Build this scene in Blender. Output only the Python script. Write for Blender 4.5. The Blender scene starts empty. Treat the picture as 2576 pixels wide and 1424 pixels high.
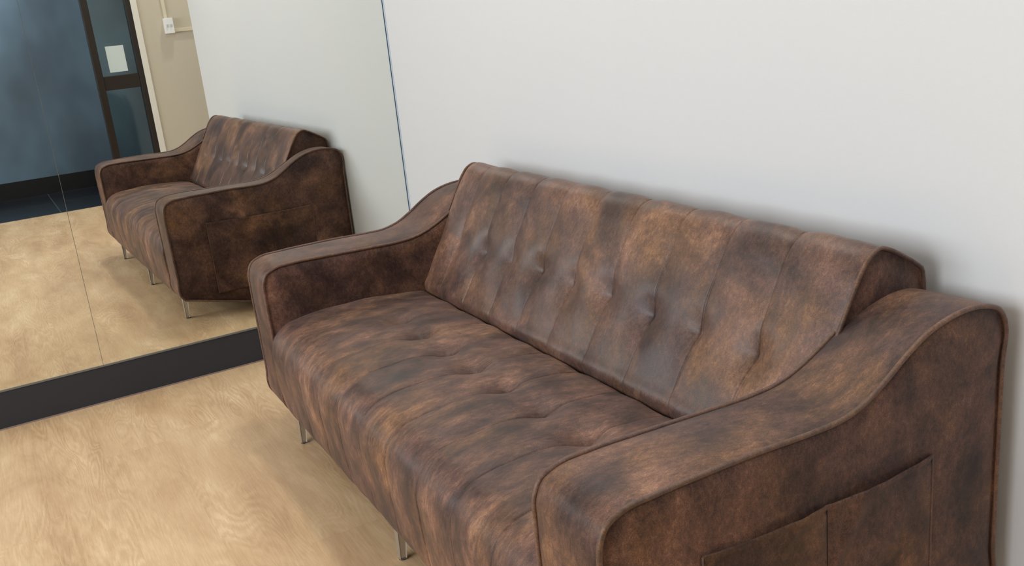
import bpy, bmesh, math, random
from mathutils import Vector, Matrix
random.seed(7)
S = bpy.context.scene
COL = S.collection

# ------------------------------------------------------------------ helpers
def link(name, verts, faces, mat=None, parent=None, uvs=None, smooth=False, mats=None, fmat=None):
    me = bpy.data.meshes.new(name)
    me.from_pydata([tuple(v) for v in verts], [], faces)
    me.update()
    if uvs is not None:
        ul = me.uv_layers.new(name='UVMap')
        for l in me.loops:
            ul.data[l.index].uv = uvs[l.vertex_index]
    for m in (mats or ([mat] if mat else [])):
        me.materials.append(m)
    if fmat:
        for p, k in zip(me.polygons, fmat): p.material_index = k
    if smooth:
        for p in me.polygons: p.use_smooth = True
    o = bpy.data.objects.new(name, me)
    COL.objects.link(o)
    if parent: o.parent = parent
    return o

def fix_normals(o):
    bm = bmesh.new(); bm.from_mesh(o.data)
    bmesh.ops.recalc_face_normals(bm, faces=bm.faces)
    bm.to_mesh(o.data); bm.free()
    return o

def box(name, lo, hi, mat, parent=None, bev=0.0):
    bm = bmesh.new()
    bmesh.ops.create_cube(bm, size=1.0)
    for v in bm.verts:
        v.co = Vector([lo[i] + (v.co[i] + .5) * (hi[i] - lo[i]) for i in range(3)])
    if bev:
        bmesh.ops.bevel(bm, geom=list(bm.edges), offset=bev, segments=2, affect='EDGES', profile=.5)
    me = bpy.data.meshes.new(name); bm.to_mesh(me); bm.free()
    me.materials.append(mat)
    o = bpy.data.objects.new(name, me); COL.objects.link(o)
    if parent: o.parent = parent
    return o

def structure(o):
    o['kind'] = 'structure'; return o

def thing(name, label, cat, loc=(0, 0, 0), rotz=0):
    o = bpy.data.objects.new(name, None); COL.objects.link(o)
    o.location = loc; o.rotation_euler = (0, 0, rotz)
    o['label'] = label; o['category'] = cat
    o.empty_display_size = .1
    return o

def catmull(P, closed=False, sub=12):
    n = len(P); out = []
    for i in range(n if closed else n - 1):
        if closed: a, b, c, d = P[(i-1) % n], P[i], P[(i+1) % n], P[(i+2) % n]
        else: a, b, c, d = P[max(i-1, 0)], P[i], P[i+1], P[min(i+2, n-1)]
        for k in range(sub):
            t = k / sub
            # centripetal-like damping: limit the tangents to the local spacing
            l = math.dist(b, c)
            def tan(p, q, r):
                l1 = math.dist(p, q) + 1e-9; l2 = math.dist(q, r) + 1e-9
                return [((q[j]-p[j])/l1*l2 + (r[j]-q[j])/l2*l1)/(l1+l2) * l for j in range(2)]
            t1 = tan(a, b, c) if a != b else [c[j]-b[j] for j in range(2)]
            t2 = tan(b, c, d) if c != d else [c[j]-b[j] for j in range(2)]
            h = (2*t**3-3*t*t+1, t**3-2*t*t+t, -2*t**3+3*t*t, t**3-t*t)
            out.append(tuple(h[0]*b[j]+h[1]*t1[j]+h[2]*c[j]+h[3]*t2[j] for j in range(2)))
    if not closed: out.append(tuple(P[-1]))
    return out

def resample(P, n, closed=False):
    Q = list(P) + ([P[0]] if closed else [])
    acc = [0]
    for i in range(1, len(Q)): acc.append(acc[-1] + math.dist(Q[i-1], Q[i]))
    L = acc[-1]; out = []; j = 0
    m = n if closed else n - 1
    for k in range(n):
        s = L * k / m
        while j < len(acc) - 2 and acc[j+1] < s: j += 1
        t = (s - acc[j]) / max(acc[j+1] - acc[j], 1e-9)
        out.append(tuple(Q[j][i] + t * (Q[j+1][i] - Q[j][i]) for i in range(2)))
    return out, L

def normals2(P, closed=False):
    n = len(P); N = []
    for i in range(n):
        a = P[(i-1) % n] if closed else P[max(i-1, 0)]
        b = P[(i+1) % n] if closed else P[min(i+1, n-1)]
        dy, dz = b[0]-a[0], b[1]-a[1]; l = math.hypot(dy, dz) + 1e-9
        N.append((-dz/l, dy/l))
    return N

def tube(name, pts, r, mat, parent=None, closed=False, seg=8, uvx=0.0):
    verts, faces, uvs = [], [], []
    n = len(pts); pts = [Vector(p) for p in pts]; arc = 0
    up = Vector((1, 0, 0))
    for i in range(n):
        a = pts[(i-1) % n] if closed else pts[max(i-1, 0)]
        b = pts[(i+1) % n] if closed else pts[min(i+1, n-1)]
        t = (b - a).normalized()
        u = up if abs(t.dot(up)) < .9 else Vector((0, 0, 1))
        e1 = t.cross(u).normalized(); e2 = t.cross(e1)
        if i: arc += (pts[i] - pts[i-1]).length
        for k in range(seg):
            an = 2*math.pi*k/seg
            verts.append(pts[i] + r*(math.cos(an)*e1 + math.sin(an)*e2)); uvs.append((uvx + k*.002, arc))
    for i in range(n if closed else n-1):
        j = (i+1) % n
        for k in range(seg):
            faces.append((i*seg+k, i*seg+(k+1) % seg, j*seg+(k+1) % seg, j*seg+k))
    if not closed:
        faces.append(tuple(range(seg))[::-1]); faces.append(tuple((n-1)*seg+k for k in range(seg)))
    return fix_normals(link(name, verts, faces, mat, parent, uvs, smooth=True))

# ------------------------------------------------------------------ node helpers
def newmat(name):
    m = bpy.data.materials.new(name); m.use_nodes = True
    nt = m.node_tree; nt.nodes.clear()
    out = nt.nodes.new('ShaderNodeOutputMaterial')
    return m, nt, out

def srgb(r, g, b):
    f = lambda c: (c/255/12.92) if c/255 <= .04045 else ((c/255+.055)/1.055)**2.4
    return (f(r), f(g), f(b), 1)

class NB:
    def __init__(s, nt): s.nt = nt
    def n(s, typ, **kw):
        nd = s.nt.nodes.new(typ)
        for k, v in kw.items(): setattr(nd, k, v)
        return nd
    def set(s, sock, v):
        if isinstance(v, bpy.types.NodeSocket): s.nt.links.new(v, sock)
        else: sock.default_value = v
    def math(s, op, a, b=0.0, c=0.0, clamp=False):
        nd = s.n('ShaderNodeMath', operation=op, use_clamp=clamp)
        s.set(nd.inputs[0], a); s.set(nd.inputs[1], b)
        if len(nd.inputs) > 2: s.set(nd.inputs[2], c)
        return nd.outputs[0]
    def noise(s, vec, scale, detail=4, rough=.55, dist=0.0):
        nd = s.n('ShaderNodeTexNoise')
        s.set(nd.inputs['Vector'], vec); s.set(nd.inputs['Scale'], scale)
        s.set(nd.inputs['Detail'], detail); s.set(nd.inputs['Roughness'], rough); s.set(nd.inputs['Distortion'], dist)
        return nd.outputs['Fac']
    def ramp(s, fac, stops, interp='LINEAR'):
        nd = s.n('ShaderNodeValToRGB'); cr = nd.color_ramp; cr.interpolation = interp
        while len(cr.elements) > 1: cr.elements.remove(cr.elements[-1])
        cr.elements[0].position = stops[0][0]; cr.elements[0].color = stops[0][1]
        for p, c in stops[1:]:
            e = cr.elements.new(p); e.color = c
        s.set(nd.inputs[0], fac)
        return nd.outputs[0]
    def mix(s, fac, a, b, mode='MIX'):
        nd = s.n('ShaderNodeMix', data_type='RGBA', blend_type=mode)
        s.set(nd.inputs[0], fac); s.set(nd.inputs[6], a); s.set(nd.inputs[7], b)
        return nd.outputs[2]
    def mapr(s, v, a, b, c, d):
        nd = s.n('ShaderNodeMapRange'); s.set(nd.inputs[0], v)
        for i, x in enumerate((a, b, c, d)): nd.inputs[i+1].default_value = x
        return nd.outputs[0]
    def mapping(s, vec, scale=(1, 1, 1), loc=(0, 0, 0), rot=(0, 0, 0)):
        nd = s.n('ShaderNodeMapping'); s.set(nd.inputs['Vector'], vec)
        nd.inputs['Scale'].default_value = scale; nd.inputs['Location'].default_value = loc; nd.inputs['Rotation'].default_value = rot
        return nd.outputs[0]
    def comb(s, x, y, z=0.0):
        nd = s.n('ShaderNodeCombineXYZ'); s.set(nd.inputs[0], x); s.set(nd.inputs[1], y); s.set(nd.inputs[2], z)
        return nd.outputs[0]
    def bump(s, h, strength, dist):
        nd = s.n('ShaderNodeBump'); s.set(nd.inputs['Height'], h)
        nd.inputs['Strength'].default_value = strength; nd.inputs['Distance'].default_value = dist
        return nd.outputs[0]

def simple(name, col, rough=.5, metal=0.0, spec=.5, bump=None):
    m, nt, out = newmat(name); b = NB(nt)
    p = b.n('ShaderNodeBsdfPrincipled')
    tc = b.n('ShaderNodeTexCoord').outputs['Object']
    n = b.noise(tc, 9.0, 3)
    c2 = tuple(x*.93 for x in col[:3]) + (1,)
    b.set(p.inputs['Base Color'], b.mix(n, c2, col))
    p.inputs['Roughness'].default_value = rough; p.inputs['Metallic'].default_value = metal
    p.inputs['Specular IOR Level'].default_value = spec
    if bump:
        b.set(p.inputs['Normal'], b.bump(b.noise(tc, bump[0], 2), bump[1], bump[2]))
    nt.links.new(p.outputs[0], out.inputs[0])
    return m

# ------------------------------------------------------------------ materials
def suede(name, stretch, seed=0.0, wid=.165, rough=.50, midw=.5, gain=0.0, spec=.5):
    """distressed brown suede; pattern in metres of the part's own UV (x across, arc along)"""
    m, nt, out = newmat(name); b = NB(nt)
    uv = b.n('ShaderNodeUVMap').outputs[0]
    uv = b.mapping(uv, loc=(seed*3.1, seed*1.7, seed))
    big = b.noise(b.mapping(uv, (6.0, 6.0/stretch**.5, 1)), 1.0, 4, .58, .6)
    mid = b.noise(b.mapping(uv, (22, 22/stretch**.8, 1)), 1.0, 7, .74, .25)
    hue = b.noise(b.mapping(uv, (6.0, 5.5/stretch**.5, 1), loc=(9, 4, 2)), 1.0, 5, .62, .3)
    grain = b.noise(uv, 460.0, 3, .7)
    fib = b.noise(b.mapping(uv, (125, 125/(stretch*1.35), 1)), 1.0, 6, .86, .6)
    v = b.math('ADD', b.math('MULTIPLY', big, 1-midw), b.math('MULTIPLY', mid, midw))
    v = b.mapr(v, .5-wid, .5+wid, gain, 1+gain)
    v = b.math('ADD', v, b.math('MULTIPLY', b.math('SUBTRACT', fib, .5), 1.35))
    v = b.math('ADD', v, b.math('MULTIPLY', b.math('SUBTRACT', grain, .5), .75), clamp=True)
    c_red = b.ramp(v, [(0.0, srgb(46, 31, 29)), (.28, srgb(71, 50, 45)), (.55, srgb(98, 70, 59)), (.80, srgb(128, 92, 75)), (1.0, srgb(158, 120, 98))])
    c_tan = b.ramp(v, [(0.0, srgb(46, 32, 25)), (.28, srgb(72, 50, 37)), (.55, srgb(101, 71, 49)), (.80, srgb(133, 95, 65)), (1.0, srgb(164, 125, 89))])
    col = b.mix(b.mapr(hue, .44, .66, 0, 1), c_red, c_tan)
    p = b.n('ShaderNodeBsdfPrincipled')
    b.set(p.inputs['Base Color'], col)
    b.set(p.inputs['Roughness'], b.mapr(v, 0, 1, rough-.03, rough+.07))
    p.inputs['Specular IOR Level'].default_value = spec
    p.inputs['Sheen Weight'].default_value = .06
    p.inputs['Sheen Roughness'].default_value = .5
    h = b.math('ADD', b.math('MULTIPLY', grain, .5), b.math('MULTIPLY', fib, .6))
    b.set(p.inputs['Normal'], b.bump(h, .35, .0012))
    nt.links.new(p.outputs[0], out.inputs[0])
    return m

M_SEAT = suede('seat_suede', 2.3, seed=.3, wid=.165, gain=-.03, spec=.40)
M_BACK = suede('back_suede', 1.25, wid=.20, rough=.42, midw=.30, gain=-.06, seed=2.1)
M_ARM = suede('arm_suede', 1.6, wid=.19, midw=.36, gain=-.08, spec=.32, seed=4.4)
M_PANEL = suede('panel_suede', 1.15, wid=.20, midw=.32, gain=-.12, spec=.2, seed=6.2)
M_PIPE = suede('piping_suede', 1.2, wid=.5, seed=8.5)
M_LINING = simple('dark_lining', srgb(24, 20, 19), .9)
M_METAL = simple('brushed_nickel', srgb(206, 205, 202), .36, .9)
M_FOOT = simple('leg_glide', srgb(60, 62, 66), .25)

def wall_paint(name, col, rough=.6):
    m, nt, out = newmat(name); b = NB(nt)
    tc = b.n('ShaderNodeTexCoord').outputs['Object']
    p = b.n('ShaderNodeBsdfPrincipled')
    n = b.noise(tc, 1.3, 3)
    b.set(p.inputs['Base Color'], b.mix(n, tuple(x*.98 for x in col[:3]) + (1,), col))
    p.inputs['Roughness'].default_value = rough
    p.inputs['Specular IOR Level'].default_value = .3
    b.set(p.inputs['Normal'], b.bump(b.noise(tc, 260, 2), .12, .001))
    nt.links.new(p.outputs[0], out.inputs[0]); return m

M_WHITE = wall_paint('white_wall_paint', srgb(216, 217, 218))
M_BEIGE = wall_paint('beige_wall_paint', srgb(196, 187, 170))
M_CEIL = wall_paint('ceiling_paint', srgb(176, 176, 172))
M_FRONT = wall_paint('grey_front_wall_paint', srgb(120, 118, 114))
M_TRIMW = simple('white_gloss_trim', srgb(226, 222, 212), .35)
M_SKIRT = simple('charcoal_skirting', srgb(50, 51, 56), .5, spec=.3, bump=(150, .1, .001))
M_SEAL = simple('grey_sealant', srgb(140, 122, 114), .5)
M_EDGE = simple('mirror_edge_silver', srgb(120, 124, 122), .4, .4)
M_BLUEEDGE = simple('pale_blue_corner_bead', srgb(190, 202, 216), .4)
M_GAP = simple('dark_glass_edge', srgb(52, 78, 100), .3)
M_BRONZE = simple('bronze_aluminium', srgb(44, 34, 26), .38, .3)
M_PAPER = simple('notice_paper', srgb(206, 217, 216), .7)
M_PLASTIC = simple('white_switch_plastic', srgb(235, 235, 236), .3)
M_CREAM = simple('cream_conduit', srgb(214, 204, 182), .45)

def mirror_mat():
    m, nt, out = newmat('mirror_glass'); b = NB(nt)
    g = b.n('ShaderNodeBsdfAnisotropic')
    tc = b.n('ShaderNodeTexCoord').outputs['Object']
    b.set(g.inputs['Color'], b.mix(b.noise(tc, 2.0, 2), (.865, .885, .845, 1), (.875, .892, .855, 1)))
    g.inputs['Roughness'].default_value = .004
    nt.links.new(g.outputs[0], out.inputs[0]); return m
M_MIRROR = mirror_mat()

def glass_mat():
    m, nt, out = newmat('door_glass'); b = NB(nt)
    t = b.n('ShaderNodeBsdfTransparent'); t.inputs[0].default_value = (.80, .86, .84, 1)
    g = b.n('ShaderNodeBsdfGlossy'); g.inputs['Roughness'].default_value = .03
    fr = b.n('ShaderNodeFresnel'); fr.inputs[0].default_value = 1.5
    mx = b.n('ShaderNodeMixShader')
    b.set(mx.inputs[0], fr.outputs[0]); nt.links.new(t.outputs[0], mx.inputs[1]); nt.links.new(g.outputs[0], mx.inputs[2])
    nt.links.new(mx.outputs[0], out.inputs[0]); return m
M_GLASS = glass_mat()

def blue_mat():
    m, nt, out = newmat('blue_grey_panel'); b = NB(nt)
    tc = b.n('ShaderNodeTexCoord').outputs['Object']
    p = b.n('ShaderNodeBsdfPrincipled')
    n = b.noise(b.mapping(tc, (1, 1.6, 1.0)), 1.3, 2, .5)
    b.set(p.inputs['Base Color'], b.mix(b.mapr(n, .35, .65, 0, 1), srgb(78, 92, 106), srgb(100, 122, 138)))
    p.inputs['Roughness'].default_value = .45
    p.inputs['Specular IOR Level'].default_value = .4
    nt.links.new(p.outputs[0], out.inputs[0]); return m
M_BLUE = blue_mat()

def tile_mat():
    m, nt, out = newmat('black_tiles'); b = NB(nt)
    tc = b.n('ShaderNodeTexCoord').outputs['Object']
    br = b.n('ShaderNodeTexBrick'); br.offset = 0
    b.set(br.inputs['Vector'], b.mapping(tc, (1, 1, 1), loc=(.12, .38, 0)))
    br.inputs['Scale'].default_value = 1.0
    br.inputs['Brick Width'].default_value = .6; br.inputs['Row Height'].default_value = .6
    br.inputs['Mortar Size'].default_value = .004
    br.inputs['Color1'].default_value = srgb(22, 27, 36); br.inputs['Color2'].default_value = srgb(27, 31, 38)
    br.inputs['Mortar'].default_value = srgb(84, 90, 92)
    p = b.n('ShaderNodeBsdfPrincipled')
    b.set(p.inputs['Base Color'], br.outputs['Color'])
    p.inputs['Roughness'].default_value = .25
    b.set(p.inputs['Normal'], b.bump(b.noise(tc, 14, 4), .3, .004))
    nt.links.new(p.outputs[0], out.inputs[0]); return m
M_TILE = tile_mat()
M_BLACK = simple('black_upstand', srgb(12, 12, 14), .4)

def oak_mat():
    m, nt, out = newmat('oak_vinyl_planks'); b = NB(nt)
    tc = b.n('ShaderNodeTexCoord').outputs['Object']
    sp = b.n('ShaderNodeSeparateXYZ'); b.set(sp.inputs[0], tc)
    x, y = sp.outputs[0], sp.outputs[1]
    W, L = .181, 1.22
    yr = b.math('DIVIDE', b.math('ADD', y, .062), W)
    row = b.math('FLOOR', yr)
    wn = b.n('ShaderNodeTexWhiteNoise', noise_dimensions='1D'); b.set(wn.inputs['W'], row)
    xr = b.math('ADD', b.math('DIVIDE', x, L), b.math('MULTIPLY', wn.outputs['Value'], 7.0))
    colm = b.math('FLOOR', xr)
    pid = b.math('ADD', b.math('MULTIPLY', row, 17.3), b.math('MULTIPLY', colm, 5.7))
    wn2 = b.n('ShaderNodeTexWhiteNoise', noise_dimensions='1D'); b.set(wn2.inputs['W'], pid)
    rnd = wn2.outputs['Value']
    # knot-and-cathedral field: contours of a noise stretched along the plank
    vec = b.comb(x, y, b.math('MULTIPLY', rnd, 30.0))
    f1 = b.noise(b.mapping(vec, (1.5, 7.5, 1)), 1.0, 1.6, .42, .5)
    warp = b.noise(b.mapping(vec, (26, 120, 1)), 1.0, 4, .7)
    f = b.math('ADD', f1, b.math('MULTIPLY', warp, .045))
    rings = b.math('SINE', b.math('MULTIPLY', f, 150.0))
    rmask = b.mapr(b.noise(b.mapping(vec, (1.6, 4.0, 1), loc=(3, 8, 1)), 1.0, 2), .42, .60, .12, 1)
    fine = b.noise(b.mapping(vec, (10, 210, 1)), 1.0, 5, .75, .5)
    tone = b.noise(b.mapping(b.comb(x, y, b.math('MULTIPLY', rnd, .35)), (2.2, 7.0, 1), loc=(5, 1, 0)), 1.0, 5, .62, .5)
    v = b.math('ADD', b.mapr(tone, .30, .70, .18, .82), b.math('MULTIPLY', b.math('SUBTRACT', rnd, .5), .10))
    v = b.math('ADD', v, b.math('MULTIPLY', b.math('MULTIPLY', rings, rmask), .12))
    v = b.math('ADD', v, b.math('MULTIPLY', b.math('SUBTRACT', fine, .5), .85), clamp=True)
    col = b.ramp(v, [(0, srgb(182, 147, 110)), (.35, srgb(204, 169, 130)), (.65, srgb(219, 187, 147)), (1, srgb(237, 210, 173))])
    # joints
    fy = b.math('FRACT', yr); fx = b.math('FRACT', xr)
    ey = b.math('MINIMUM', fy, b.math('SUBTRACT', 1.0, fy)); ex = b.math('MINIMUM', fx, b.math('SUBTRACT', 1.0, fx))
    jy = b.math('LESS_THAN', ey, .0045); jx = b.math('LESS_THAN', ex, .0007)
    j = b.math('MAXIMUM', jy, jx)
    col = b.mix(b.math('MULTIPLY', j, .08), col, srgb(120, 92, 64))
    p = b.n('ShaderNodeBsdfPrincipled')
    b.set(p.inputs['Base Color'], col)
    b.set(p.inputs['Roughness'], b.mapr(v, 0, 1, .42, .50))
    p.inputs['Specular IOR Level'].default_value = .4
    h = b.math('SUBTRACT', b.math('MULTIPLY', v, .5), j)
    b.set(p.inputs['Normal'], b.bump(h, .25, .0008))
    nt.links.new(p.outputs[0], out.inputs[0]); return m
M_OAK = oak_mat()

# ------------------------------------------------------------------ the room
XR = 4.66           # plane of the beige wall and the dark framed door
XC = 5.93           # blue panelled wall beyond the door
H = 2.70
structure(box('floor', (-.06, -4.2, -.05), (XR, 1.4, 0), M_OAK))
structure(box('corridor_floor', (XR, -4.2, -.05), (XC+.1, 1.4, 0), M_TILE))
structure(box('ceiling', (-.2, -4.3, H), (XC+.2, 1.5, H+.08), M_CEIL))
structure(box('wall_left', (-.2, -4.2, 0), (-.04, .12, H), M_WHITE))
structure(box('wall_back', (-.04, 0, 0), (3.352, .12, H), M_WHITE))
structure(box('wall_alcove', (3.2, 1.3, 0), (XC+.1, 1.4, H), M_BEIGE))
structure(box('wall_right', (XR, -.109, 0), (XR+.1, 1.3, H), M_BEIGE))
structure(box('wall_lintel', (XR, -3.0, 2.2), (XR+.1, -.109, H), M_BEIGE))
structure(box('wall_entrance', (XR, -4.2, 0), (XR+.1, -3.0, H), M_BEIGE))
structure(box('wall_corridor', (XC, -4.2, .15), (XC+.1, 1.3, H), M_BLUE))
structure(box('baseboard_corridor', (XC-.012, -4.2, 0), (XC+.1, 1.3, .15), M_BLACK))
structure(box('baseboard_left', (-.04, -4.2, 0), (.0, -.001, .1325), M_SKIRT, bev=.0008))
structure(box('trim_1', (-.02, -4.2, .1325), (.0035, -.001, .1375), M_EDGE))
structure(box('trim_2', (.0, -4.2, 0), (.004, -.001, .0045), M_SEAL))
structure(box('trim_3', (.002, -.0022, .1375), (.011, -.0002, H), M_BLUEEDGE))
structure(box('trim_4', (XR-.012, -.156, 0), (XR+.1, -.109, 2.25), M_TRIMW, bev=.003))
structure(box('trim_5', (-.039, -.0046, .1375), (-.0008, -.0005, H), M_GAP))
# front wall with a wide shop window, behind the photographer's left shoulder
structure(box('wall_front', (-.2, -4.3, 0), (XC+.2, -4.2, .75), M_FRONT))
structure(box('wall_front_top', (-.2, -4.3, 2.45), (XC+.2, -4.2, H), M_FRONT))
structure(box('wall_front_right', (4.3, -4.3, .75), (XC+.2, -4.2, 2.45), M_FRONT))
w = structure(box('window_1', (-.2, -4.29, .75), (-.1, -4.21, 2.45), M_BRONZE))
for xm in (.9, 2.1, 3.2, 4.25):
    box('window_mullion', (xm-.03, -4.28, .75), (xm+.03, -4.22, 2.45), M_BRONZE, w)

# mirror panels
def mirror_panel(y0, y1, label):
    t = box('mirror_panel', (-.0395, y0, .1375), (0.0, y1, 2.35), M_MIRROR)
    t['label'] = label; t['category'] = 'mirror'
    t['group'] = 'frameless wall mirror panels'
    return t
mirror_panel(-1.2392, -.0048, 'tall frameless wall mirror panel next to the white wall, reflecting the whole sofa')
mirror_panel(-3.0, -1.2408, 'tall frameless wall mirror panel left of the seam, reflecting the blue corridor and bare floor')
for o in [o for o in COL.objects if o.name.startswith('mirror_panel')]: del o['group']
structure(box('trim_6', (-.039, -1.2407, .1375), (-.0012, -1.2393, 2.35), simple('glass_edge', srgb(150, 156, 150), .25, .5)))

# dark framed door with side glass
d = structure(box('door_1', (XR-.01, -.517, 0), (XR+.06, -.465, 2.2), M_BRONZE, bev=.003))
box('door_stile', (XR-.01, -.197, 0), (XR+.06, -.156, 2.2), M_BRONZE, d, .003)
box('door_rail', (XR-.004, -.465, .880), (XR+.054, -.197, .988), M_BRONZE, d, .003)
box('door_rail', (XR-.004, -.465, 0.0), (XR+.054, -.197, .10), M_BRONZE, d, .003)
box('door_rail', (XR-.004, -.465, 2.12), (XR+.054, -.197, 2.2), M_BRONZE, d, .003)
box('door_glass', (XR+.022, -.465, .10), (XR+.028, -.197, .880), M_GLASS, d)
box('door_glass', (XR+.022, -.465, .988), (XR+.028, -.197, 2.12), M_GLASS, d)
pn = box('paper_notice', (XR+.0205, -.0675, -.100), (XR+.0217, .0675, .100), M_PAPER)
pn.location = (0, -.336, 1.113); pn.rotation_euler = (0, 0, 0)
pn['label'] = 'small blank pale paper notice taped to the dark framed door glass'; pn['category'] = 'notice'

# light switch and conduit on the beige wall
sw = thing('light_switch', 'white two-gang light switch on a surface box on the beige wall', 'light switch', (XR, .096, 1.322))
box('mounting_box', (-.034, -.036, -.059), (0, .036, .059), M_PLASTIC, sw, .003)
box('switch_plate', (-.043, -.0365, -.0595), (-.034, .0365, .0595), M_PLASTIC, sw, .003)
for yy in (-.013, .015):
    box('switch_rocker', (-.049, yy-.007, -.010), (-.042, yy+.007, .012), simple('rocker_grey', srgb(190, 192, 198), .3), sw, .002)
ca = thing('wall_mounted_conduit', 'cream cable conduit rising above the light switch', 'conduit', (XR, .087, 1.3815))
box('conduit_cover', (-.014, -.0125, 0), (0, .0125, H-1.3815), M_CREAM, ca, .002)
cb = thing('wall_mounted_conduit', 'cream cable conduit running sideways from the light switch', 'conduit', (XR, .1325, 1.284))
box('conduit_cover', (-.016, 0, -.014), (0, 1.16, .014), M_CREAM, cb, .002)

# ------------------------------------------------------------------ the sofa
SL, AW = 1.8886, .172
sofa = thing('sofa', 'brown distressed suede sofa with channel tufted back and sloping arms against the white wall', 'sofa',
             (.6959, -.0100, 0), -.02194)
SEAMS = [.290, .446, .604, .760, .916, 1.072, 1.236, 1.394, 1.556]

def xs_between(x0, x1):
    """x samples, dense next to every seam"""
    cuts = [x0] + SEAMS + [x1]; out = []
    for a, c in zip(cuts[:-1], cuts[1:]):
        w = c - a
        offs = [0, .0009, .0022, .0045, .008, .014, .022]
        L_ = [a+o for o in offs] ; R_ = [c-o for o in offs[::-1][:-1]]
        n = 9; mid = [a+.022+(w-.044)*k/n for k in range(1, n)]
        out += L_ + mid + R_
    return out + [x1]

def sm(a, b_, t):
    t = max(0, min(1, (t-a)/(b_-a))); return t*t*(3-2*t)

def cushion(name, prof, x0, x1, n, mat, parent, bulge, s_dim, dz, seed, edge_round=.02, crease=.0035, edgefac=1.0, fade=None, wrinkle=.0012):
    P, L = resample(catmull(prof, sub=14), n)
    N = normals2(P)
    if N[len(N)//2][1] < 0 and N[len(N)//2][0] > 0: pass
    X = xs_between(x0, x1)
    cuts = [x0] + SEAMS + [x1]
    rng = random.Random(seed)
    dep = [dz*(.85+.35*rng.random()) for _ in SEAMS]; dep[0] *= .35
    ds = [s_dim + (rng.random()-.5)*.012 for _ in SEAMS]
    ph = [rng.random()*6 for _ in range(12)]
    verts, uvs = [], []
    for i in range(n):
        s = L*i/(n-1)
        for x in X:
            ci = 0
            while ci < len(cuts)-2 and x > cuts[ci+1]: ci += 1
            a, c = cuts[ci], cuts[ci+1]
            u = (x-a)/(c-a)
            f = fade(s, L) if fade else 1.0
            h = bulge*f*(1-abs(2*u-1)**2.6)
            dseam = min([abs(x-q) for q in SEAMS]); cz = .25 if abs(x-SEAMS[0]) < .06 else 1
            h -= crease*.75*cz*math.exp(-(dseam/.0016)**2)*min(1, f+.25)
            # ends roll over to the piping
            de = min(x-x0, x1-x)
            if de < edge_round: h -= .010*edgefac*(1-math.sqrt(max(0, 1-(1-de/edge_round)**2)))
            for q, dq, sq in zip(SEAMS, dep, ds):
                rx, rs = (x-q), (s-sq)
                if abs(rx) < .16 and abs(rs) < .22:
                    h -= dq*(.55*math.exp(-(rx/.045)**2-(rs/.055)**2) + .45*math.exp(-(abs(rx)/.014)-(abs(rs)/.022)))
                    # tension folds leaving the tuft
                    h += dq*.16*math.exp(-((rs-.05)/.03)**2)*math.exp(-(rx/.05)**2)
            h += wrinkle*math.sin(x*31+ph[0]+2.2*math.sin(s*17+ph[1]))*math.sin(s*23+ph[2]+x*9)
            h += wrinkle*.5*math.sin(x*67+s*31+ph[3])
            # seams wander a little
            xo = .0022*math.sin(s*14+ci*1.7+ph[4])*(1-max(0, 1-de/.05))
            verts.append((x+xo, P[i][0]+N[i][0]*h, P[i][1]+N[i][1]*h)); uvs.append((x, s))
    m = len(X); faces = []
    for i in range(n-1):
        for j in range(m-1):
            faces.append((i*m+j, i*m+j+1, (i+1)*m+j+1, (i+1)*m+j))
    return verts, uvs, faces, P, m, n

# --- seat: profile from under the front edge, up and back to the backrest (y, z)
SEATP = [(-.70, .108), (-.775, .105), (-.806, .112), (-.820, .135), (-.829, .20), (-.835, .27), (-.834, .325), (-.820, .362), (-.790, .386),
         (-.74, .399), (-.68, .406), (-.60, .409), (-.52, .408), (-.43, .401), (-.37, .394), (-.342, .386), (-.328, .368), (-.322, .33)]
def seat_fade(s, L):
    return 1.0 if s > .25 else .35 + .65*max(0, s)/.25
v, u_, f_, P_, m_, n_ = cushion('seat', SEATP, AW-.004, SL-AW+.004, 150, M_SEAT, sofa, .0026, .665, .030, 3, fade=seat_fade, edge_round=.03, edgefac=.8)
c0 = len(v)
seat = fix_normals(link('seat', v, f_, M_SEAT, sofa, u_, smooth=True))
# underside lining panel of the seat box
box('base_panel', (.02, -.76, .108), (SL-.02, -.03, .122), M_LINING, sofa)

# --- backrest
BACKP = [(-.300, .33), (-.322, .366), (-.332, .388), (-.334, .406), (-.319, .433), (-.285, .495), (-.246, .565), (-.213, .625), (-.182, .680), (-.156, .722), (-.137, .742),
         (-.114, .751), (-.090, .744), (-.058, .727), (-.020, .703), (-.006, .692), (-.001, .675), (-.003, .60), (-.003, .35), (-.003, .16)]
BX0, BX1 = .161, SL-.160
def back_fade(s, L):
    return 1.0 if s < .52 else max(.0, 1-(s-.52)/.14)
BP = catmull(BACKP, sub=14)
v, u_, f_, P_, m_, n_ = cushion('backrest', BACKP, BX0, BX1, 170, M_BACK, sofa, .0042, .250, .023, 9, fade=back_fade, edge_round=.03, crease=.003, edgefac=.6)
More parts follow.
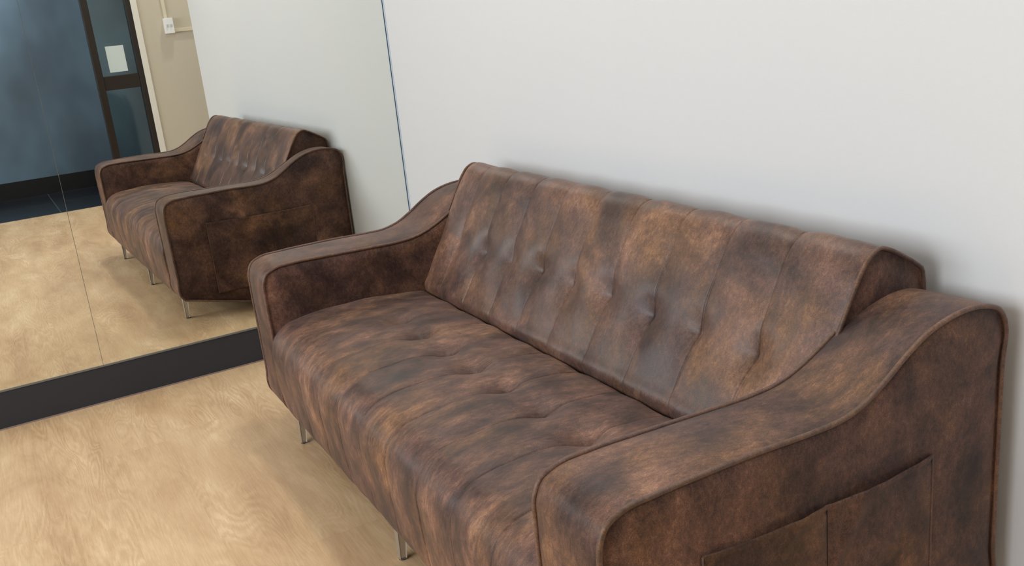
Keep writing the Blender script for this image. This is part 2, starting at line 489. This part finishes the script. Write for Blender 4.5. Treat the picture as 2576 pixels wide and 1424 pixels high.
# end caps
nv = len(v); cap = []
verts = v[:]; uvs = u_[:]; faces = f_[:]; fm = [0]*len(faces)
for side, j in ((-1, 0), (1, m_-1)):
    ring = [i*m_+j for i in range(n_)]
    cy = sum(verts[r][1] for r in ring)/len(ring); cz = .55; cy = -.10
    prev = []
    levels = ((.0, .0), (.03, -.003), (.15, .002), (.5, .004))
    last = None
    for (t, off) in levels:
        cur = []
        for r in ring:
            y = verts[r][1]+(cy-verts[r][1])*t; z = verts[r][2]+(cz-verts[r][2])*t
            verts.append((verts[ring[0]][0]+side*off, y, z)); uvs.append((y+3+side, z)); cur.append(len(verts)-1)
        if last:
            for k in range(len(ring)-1): faces.append((last[k], last[k+1], cur[k+1], cur[k])); fm.append(1)
        last = cur
    verts.append((verts[ring[0]][0]+side*.005, cy, cz)); uvs.append((cy+3+side, cz)); c = len(verts)-1
    for k in range(len(ring)-1): faces.append((last[k], last[k+1], c)); fm.append(1)
backrest = fix_normals(link('backrest', verts, faces, None, sofa, uvs, smooth=True, mats=[M_BACK, M_PANEL], fmat=fm))
bp, _ = resample(BP, 120)
bp = [q for q in bp if True][3:92]
Nn = normals2(bp)
for xx in (BX0, BX1):
    tube('piping', [(xx, q[0]+n2[0]*-.001, q[1]+n2[1]*-.001) for q, n2 in zip(bp, Nn)], .0040, M_PIPE, backrest)

# --- arms
FRONT = [(-.785, .118), (-.808, .124), (-.819, .140), (-.822, .22), (-.824, .36), (-.825, .48), (-.823, .520), (-.811, .546)]
OUT = FRONT + [(-.788, .558), (-.725, .564), (-.633, .566), (-.536, .566), (-.44, .563), (-.378, .565), (-.332, .577), (-.286, .601),
               (-.239, .631), (-.192, .655), (-.143, .668), (-.092, .672), (-.045, .665), (-.015, .652), (-.001, .632), (-.002, .55),
               (-.003, .40), (-.003, .20), (-.003, .128), (-.012, .118)]
INN = FRONT[:-1] + [(-.811, .544)] + [(-.787, .556), (-.726, .562), (-.643, .561), (-.572, .559), (-.486, .557), (-.400, .556), (-.350, .560), (-.310, .570), (-.265, .589),
               (-.222, .612), (-.180, .635), (-.136, .652), (-.069, .662), (-.03, .657), (-.010, .645), (-.001, .625), (-.002, .55),
               (-.003, .40), (-.003, .20), (-.003, .128), (-.012, .118)]
NA = 260
def arm(side):
    xo, xi = (0.0, AW) if side < 0 else (SL, SL-AW)
    po, Lo = resample(catmull(OUT, closed=True, sub=10), NA, True)
    pi_, Li = resample(catmull(INN, closed=True, sub=10), NA, True)
    T = [0, .012, .03, .06, .12, .25, .4, .5, .6, .75, .88, .94, .97, .988, 1]
    mid = [((a[0]+b_[0])/2, (a[1]+b_[1])/2) for a, b_ in zip(po, pi_)]
    Nm = normals2(mid, True)
    verts, uvs, faces, fm = [], [], [], []
    nT = len(T)
    for i in range(NA+1):
        k = i % NA
        for t in T:
            a, b_ = po[k], pi_[k]
            h = .0065*(1-abs(2*t-1)**5) - .002
            if mid[k][1] < .13 or mid[k][0] > -.008: h = -.001
            # soft swelling of the top and front
            h += .0012*math.sin(i*.19+side)*math.sin(t*3.1)
            x = xo+(xi-xo)*t
            verts.append((x, a[0]+(b_[0]-a[0])*t+Nm[k][0]*h, a[1]+(b_[1]-a[1])*t+Nm[k][1]*h))
            uvs.append((abs(x-xo)+(7 if side > 0 else 1.37), Lo*i/NA))
    for i in range(NA):
        for j in range(nT-1):
            faces.append((i*nT+j, i*nT+j+1, (i+1)*nT+j+1, (i+1)*nT+j)); fm.append(0)
    for (x, P, sgn) in ((xo, po, side), (xi, pi_, -side)):
        last = None
        for t, off in ((.0, -.001), (.010, -.0055), (.022, -.0035), (.05, .001), (.14, .0032), (.35, .004), (.65, .004), (.9, .004)):
            cur = []
            for q in P:
                cy, cz = -.40, .33
                y, z = q[0]+(cy-q[0])*t, q[1]+(cz-q[1])*t
                verts.append((x+sgn*off, y, z)); uvs.append((y+7+side*3+sgn, z)); cur.append(len(verts)-1)
            if last:
                for k in range(NA): faces.append((last[k], last[(k+1) % NA], cur[(k+1) % NA], cur[k])); fm.append(1)
            last = cur
        verts.append((x+sgn*.004, -.40, .33)); uvs.append((-.4+7+side*3+sgn, .33)); c = len(verts)-1
        for k in range(NA): faces.append((last[k], last[(k+1) % NA], c)); fm.append(1)
    o = link('arm', verts, faces, None, sofa, uvs, smooth=True, mats=[M_ARM, M_PANEL], fmat=fm)
    bm = bmesh.new(); bm.from_mesh(o.data)
    bmesh.ops.recalc_face_normals(bm, faces=bm.faces); bm.to_mesh(o.data); bm.free()
    for x, P, sg in ((xo, po, side), (xi, pi_, -side)):
        Np = normals2(P, True)
        tube('piping', [(x-sg*.001, q[0]-n2[0]*-.0005, q[1]-n2[1]*-.0005) for q, n2 in zip(P, Np)], .0043, M_PIPE, o, closed=True, uvx=x)
    # side pocket
    y0, y1, z0, z1 = -.661, -.181, .122, .4465
    ny, nz = 84, 54; V, U, F = [], [], []
    rng = random.Random(5 if side > 0 else 8)
    wr = [(rng.uniform(y0+.08, y1-.05), rng.uniform(.28, .44), rng.uniform(-1.1, -.4), rng.uniform(.0015, .003)) for _ in range(9)]
    for i in range(nz+1):
        for j in range(ny+1):
            y = y0+(y1-y0)*j/ny; tz = i/nz
            ztop = z1 - .007*math.sin(math.pi*j/ny)**1.0 if side > 0 else z1 - .004 - .010*j/ny - .004*math.sin(math.pi*j/ny)
            z = z0+(ztop-z0)*tz
            e = min((y-y0)/.012, (y1-y)/.012, 1)
            m2 = 1-math.exp(-((y+.419)/.006)**2) if side > 0 else 1
            half = abs(math.sin(2*math.pi*(y-y0)/(y1-y0))) if side > 0 else math.sin(math.pi*(y-y0)/(y1-y0))
            off = .0055 + .0015*e*m2 + (.0055*half**.8)*tz**2
            for (wy, wz, sl, am) in wr:
                dd = (y-wy)*math.cos(sl)+(z-wz)*math.sin(sl); ll = -(y-wy)*math.sin(sl)+(z-wz)*math.cos(sl)
                off += am*math.exp(-(dd/.012)**2-(ll/.07)**2)*e*m2
            # hem
            if tz > .965: off += .0012
            if .955 < tz < .966: off -= .0010
            V.append((xo+side*off, y, z)); U.append((y+7+side*3+side+.01, z+.4))
    for i in range(nz):
        for j in range(ny):
            F.append((i*(ny+1)+j, i*(ny+1)+j+1, (i+1)*(ny+1)+j+1, (i+1)*(ny+1)+j))
    pk = link('side_pocket', V, F, M_PANEL, o, U, smooth=True)
    sol = pk.modifiers.new('thickness', 'SOLIDIFY'); sol.thickness = .0022; sol.offset = 0
    # stitched edge of the pocket, down both sides and the middle
    for yy in ((y0, y1, -.419) if side > 0 else (y0, y1)):
        r = .0011 if yy == -.419 else .0019
        tube('pocket_seam', [(xo+side*(.0068 if yy != -.419 else .0066), yy, z0+(z1-.002-(.006 if yy == -.419 else 0)-z0)*k/12) for k in range(13)], r, M_LINING if yy == -.419 else M_PIPE, pk, seg=6)
    return o
arm(-1); arm(1)

# --- legs: folded, tapering metal with an inset on the side, on a small glide
def leg(x, y, zt=.118):
    wx0, wy0, wx1, wy1 = .029, .026, .019, .016     # top and foot sizes
    bm = bmesh.new()
    def ring(z, ins=0.0):
        t = 1-z/zt
        wx, wy = wx0+(wx1-wx0)*t, wy0+(wy1-wy0)*t
        return [bm.verts.new((x-.012+a*wx, y-.014+c*wy, z)) for a, c in ((0, 0), (1, 0), (1, 1), (0, 1))]
    rs = [ring(z) for z in (.003, .03, .06, .09, zt)]
    for a, b_ in zip(rs[:-1], rs[1:]):
        for k in range(4): bm.faces.new((a[k], a[(k+1) % 4], b_[(k+1) % 4], b_[k]))
    bm.faces.new(rs[0][::-1]); bm.faces.new(rs[-1])
    bmesh.ops.recalc_face_normals(bm, faces=bm.faces)
    bm.faces.ensure_lookup_table()
    sidef = [f for f in bm.faces if abs(f.normal.x) > .8 and f.calc_center_median().z < .09]
    for sgn in (-1, 1):
        ff = [f for f in sidef if f.normal.x*sgn > 0]
        bmesh.ops.inset_region(bm, faces=ff, thickness=.003, depth=-.003, use_even_offset=True)
    me = bpy.data.meshes.new('leg'); bm.to_mesh(me); bm.free(); me.materials.append(M_METAL)
    o = bpy.data.objects.new('leg', me); COL.objects.link(o); o.parent = sofa
    bv = o.modifiers.new('soft', 'BEVEL'); bv.width = .0012; bv.segments = 2
    # glide
    V, F = [], []; n = 16
    for z, r in ((0, .0075), (.001, .0088), (.0042, .0088), (.0060, .007)):
        for k in range(n): V.append((x-.012+wx1/2+r*math.cos(2*math.pi*k/n), y-.014+wy1/2+r*math.sin(2*math.pi*k/n), z))
    for i in range(3):
        for k in range(n): F.append((i*n+k, i*n+(k+1) % n, (i+1)*n+(k+1) % n, (i+1)*n+k))
    F.append(tuple(range(n))[::-1]); F.append(tuple(3*n+k for k in range(n)))
    g = link('leg_glide', V, F, M_FOOT, o)
    g['label'] = 'dark plastic glide under the metal leg'
    o['label'] = 'tapering brushed metal leg'
for lx in (.1595, SL/2, SL-.1595):
    leg(lx, -.779); leg(lx, -.06)

# ------------------------------------------------------------------ light
def area(name, loc, rot, sx, sy, power, col, spread=180):
    l = bpy.data.lights.new(name, 'AREA'); l.shape = 'RECTANGLE'; l.size = sx; l.size_y = sy
    l.energy = power; l.color = col; l.spread = math.radians(spread)
    o = bpy.data.objects.new(name, l); COL.objects.link(o); o.location = loc; o.rotation_euler = rot
    return o
R = math.radians
area('window_daylight', (2.4, -4.15, 1.72), (R(90), 0, 0), 3.0, 1.4, 106, (.93, .965, 1.0))
area('ceiling_lamp_a', (1.05, -.26, 2.66), (0, 0, 0), .30, .20, 11, (1.0, .95, .87))
area('ceiling_lamp_b', (1.2, -2.6, 2.66), (0, 0, 0), 1.2, .3, 3, (1.0, .95, .87))
area('wall_fill_c', (2.80, -.30, 2.66), (0, 0, 0), .30, .20, 10, (1.0, .95, .87))  # unseen fill light, added to brighten the wall behind the sofa's right end
area('door_lamp', (4.33, .42, 2.62), (0, 0, 0), .09, .09, 12, (1.0, .92, .78))
area('corridor_lamp', (5.3, -1.2, 2.6), (0, 0, 0), .5, .5, 23, (.87, .94, 1.0))
wd = bpy.data.worlds.new('daylight'); S.world = wd; wd.use_nodes = True
wd.node_tree.nodes['Background'].inputs[0].default_value = (.78, .88, 1, 1)
wd.node_tree.nodes['Background'].inputs[1].default_value = 1.0

# ------------------------------------------------------------------ camera
cam = bpy.data.cameras.new('camera'); co = bpy.data.objects.new('camera', cam); COL.objects.link(co)
r = Vector((.50101039, .85979011, -.09873988)); u = Vector((-.19659812, .22417809, .95451211)); dd = Vector((-.84281538, .4588084, -.28134867))
M = Matrix(((r.x, u.x, -dd.x), (r.y, u.y, -dd.y), (r.z, u.z, -dd.z))).to_4x4()
M.translation = Vector((3.48575495, -1.46556561, 1.21308403))
co.matrix_world = M
cam.sensor_fit = 'HORIZONTAL'; cam.sensor_width = 36; cam.lens = 36*2376.1978/2576
cam.clip_start = .02
S.camera = co
S.view_settings.view_transform = 'Standard'; S.view_settings.look = 'None'; S.view_settings.gamma = 1
S.view_settings.exposure = 0.0; S.view_settings.use_curve_mapping = False
S.cycles.max_bounces = 10; S.cycles.diffuse_bounces = 5; S.cycles.glossy_bounces = 6
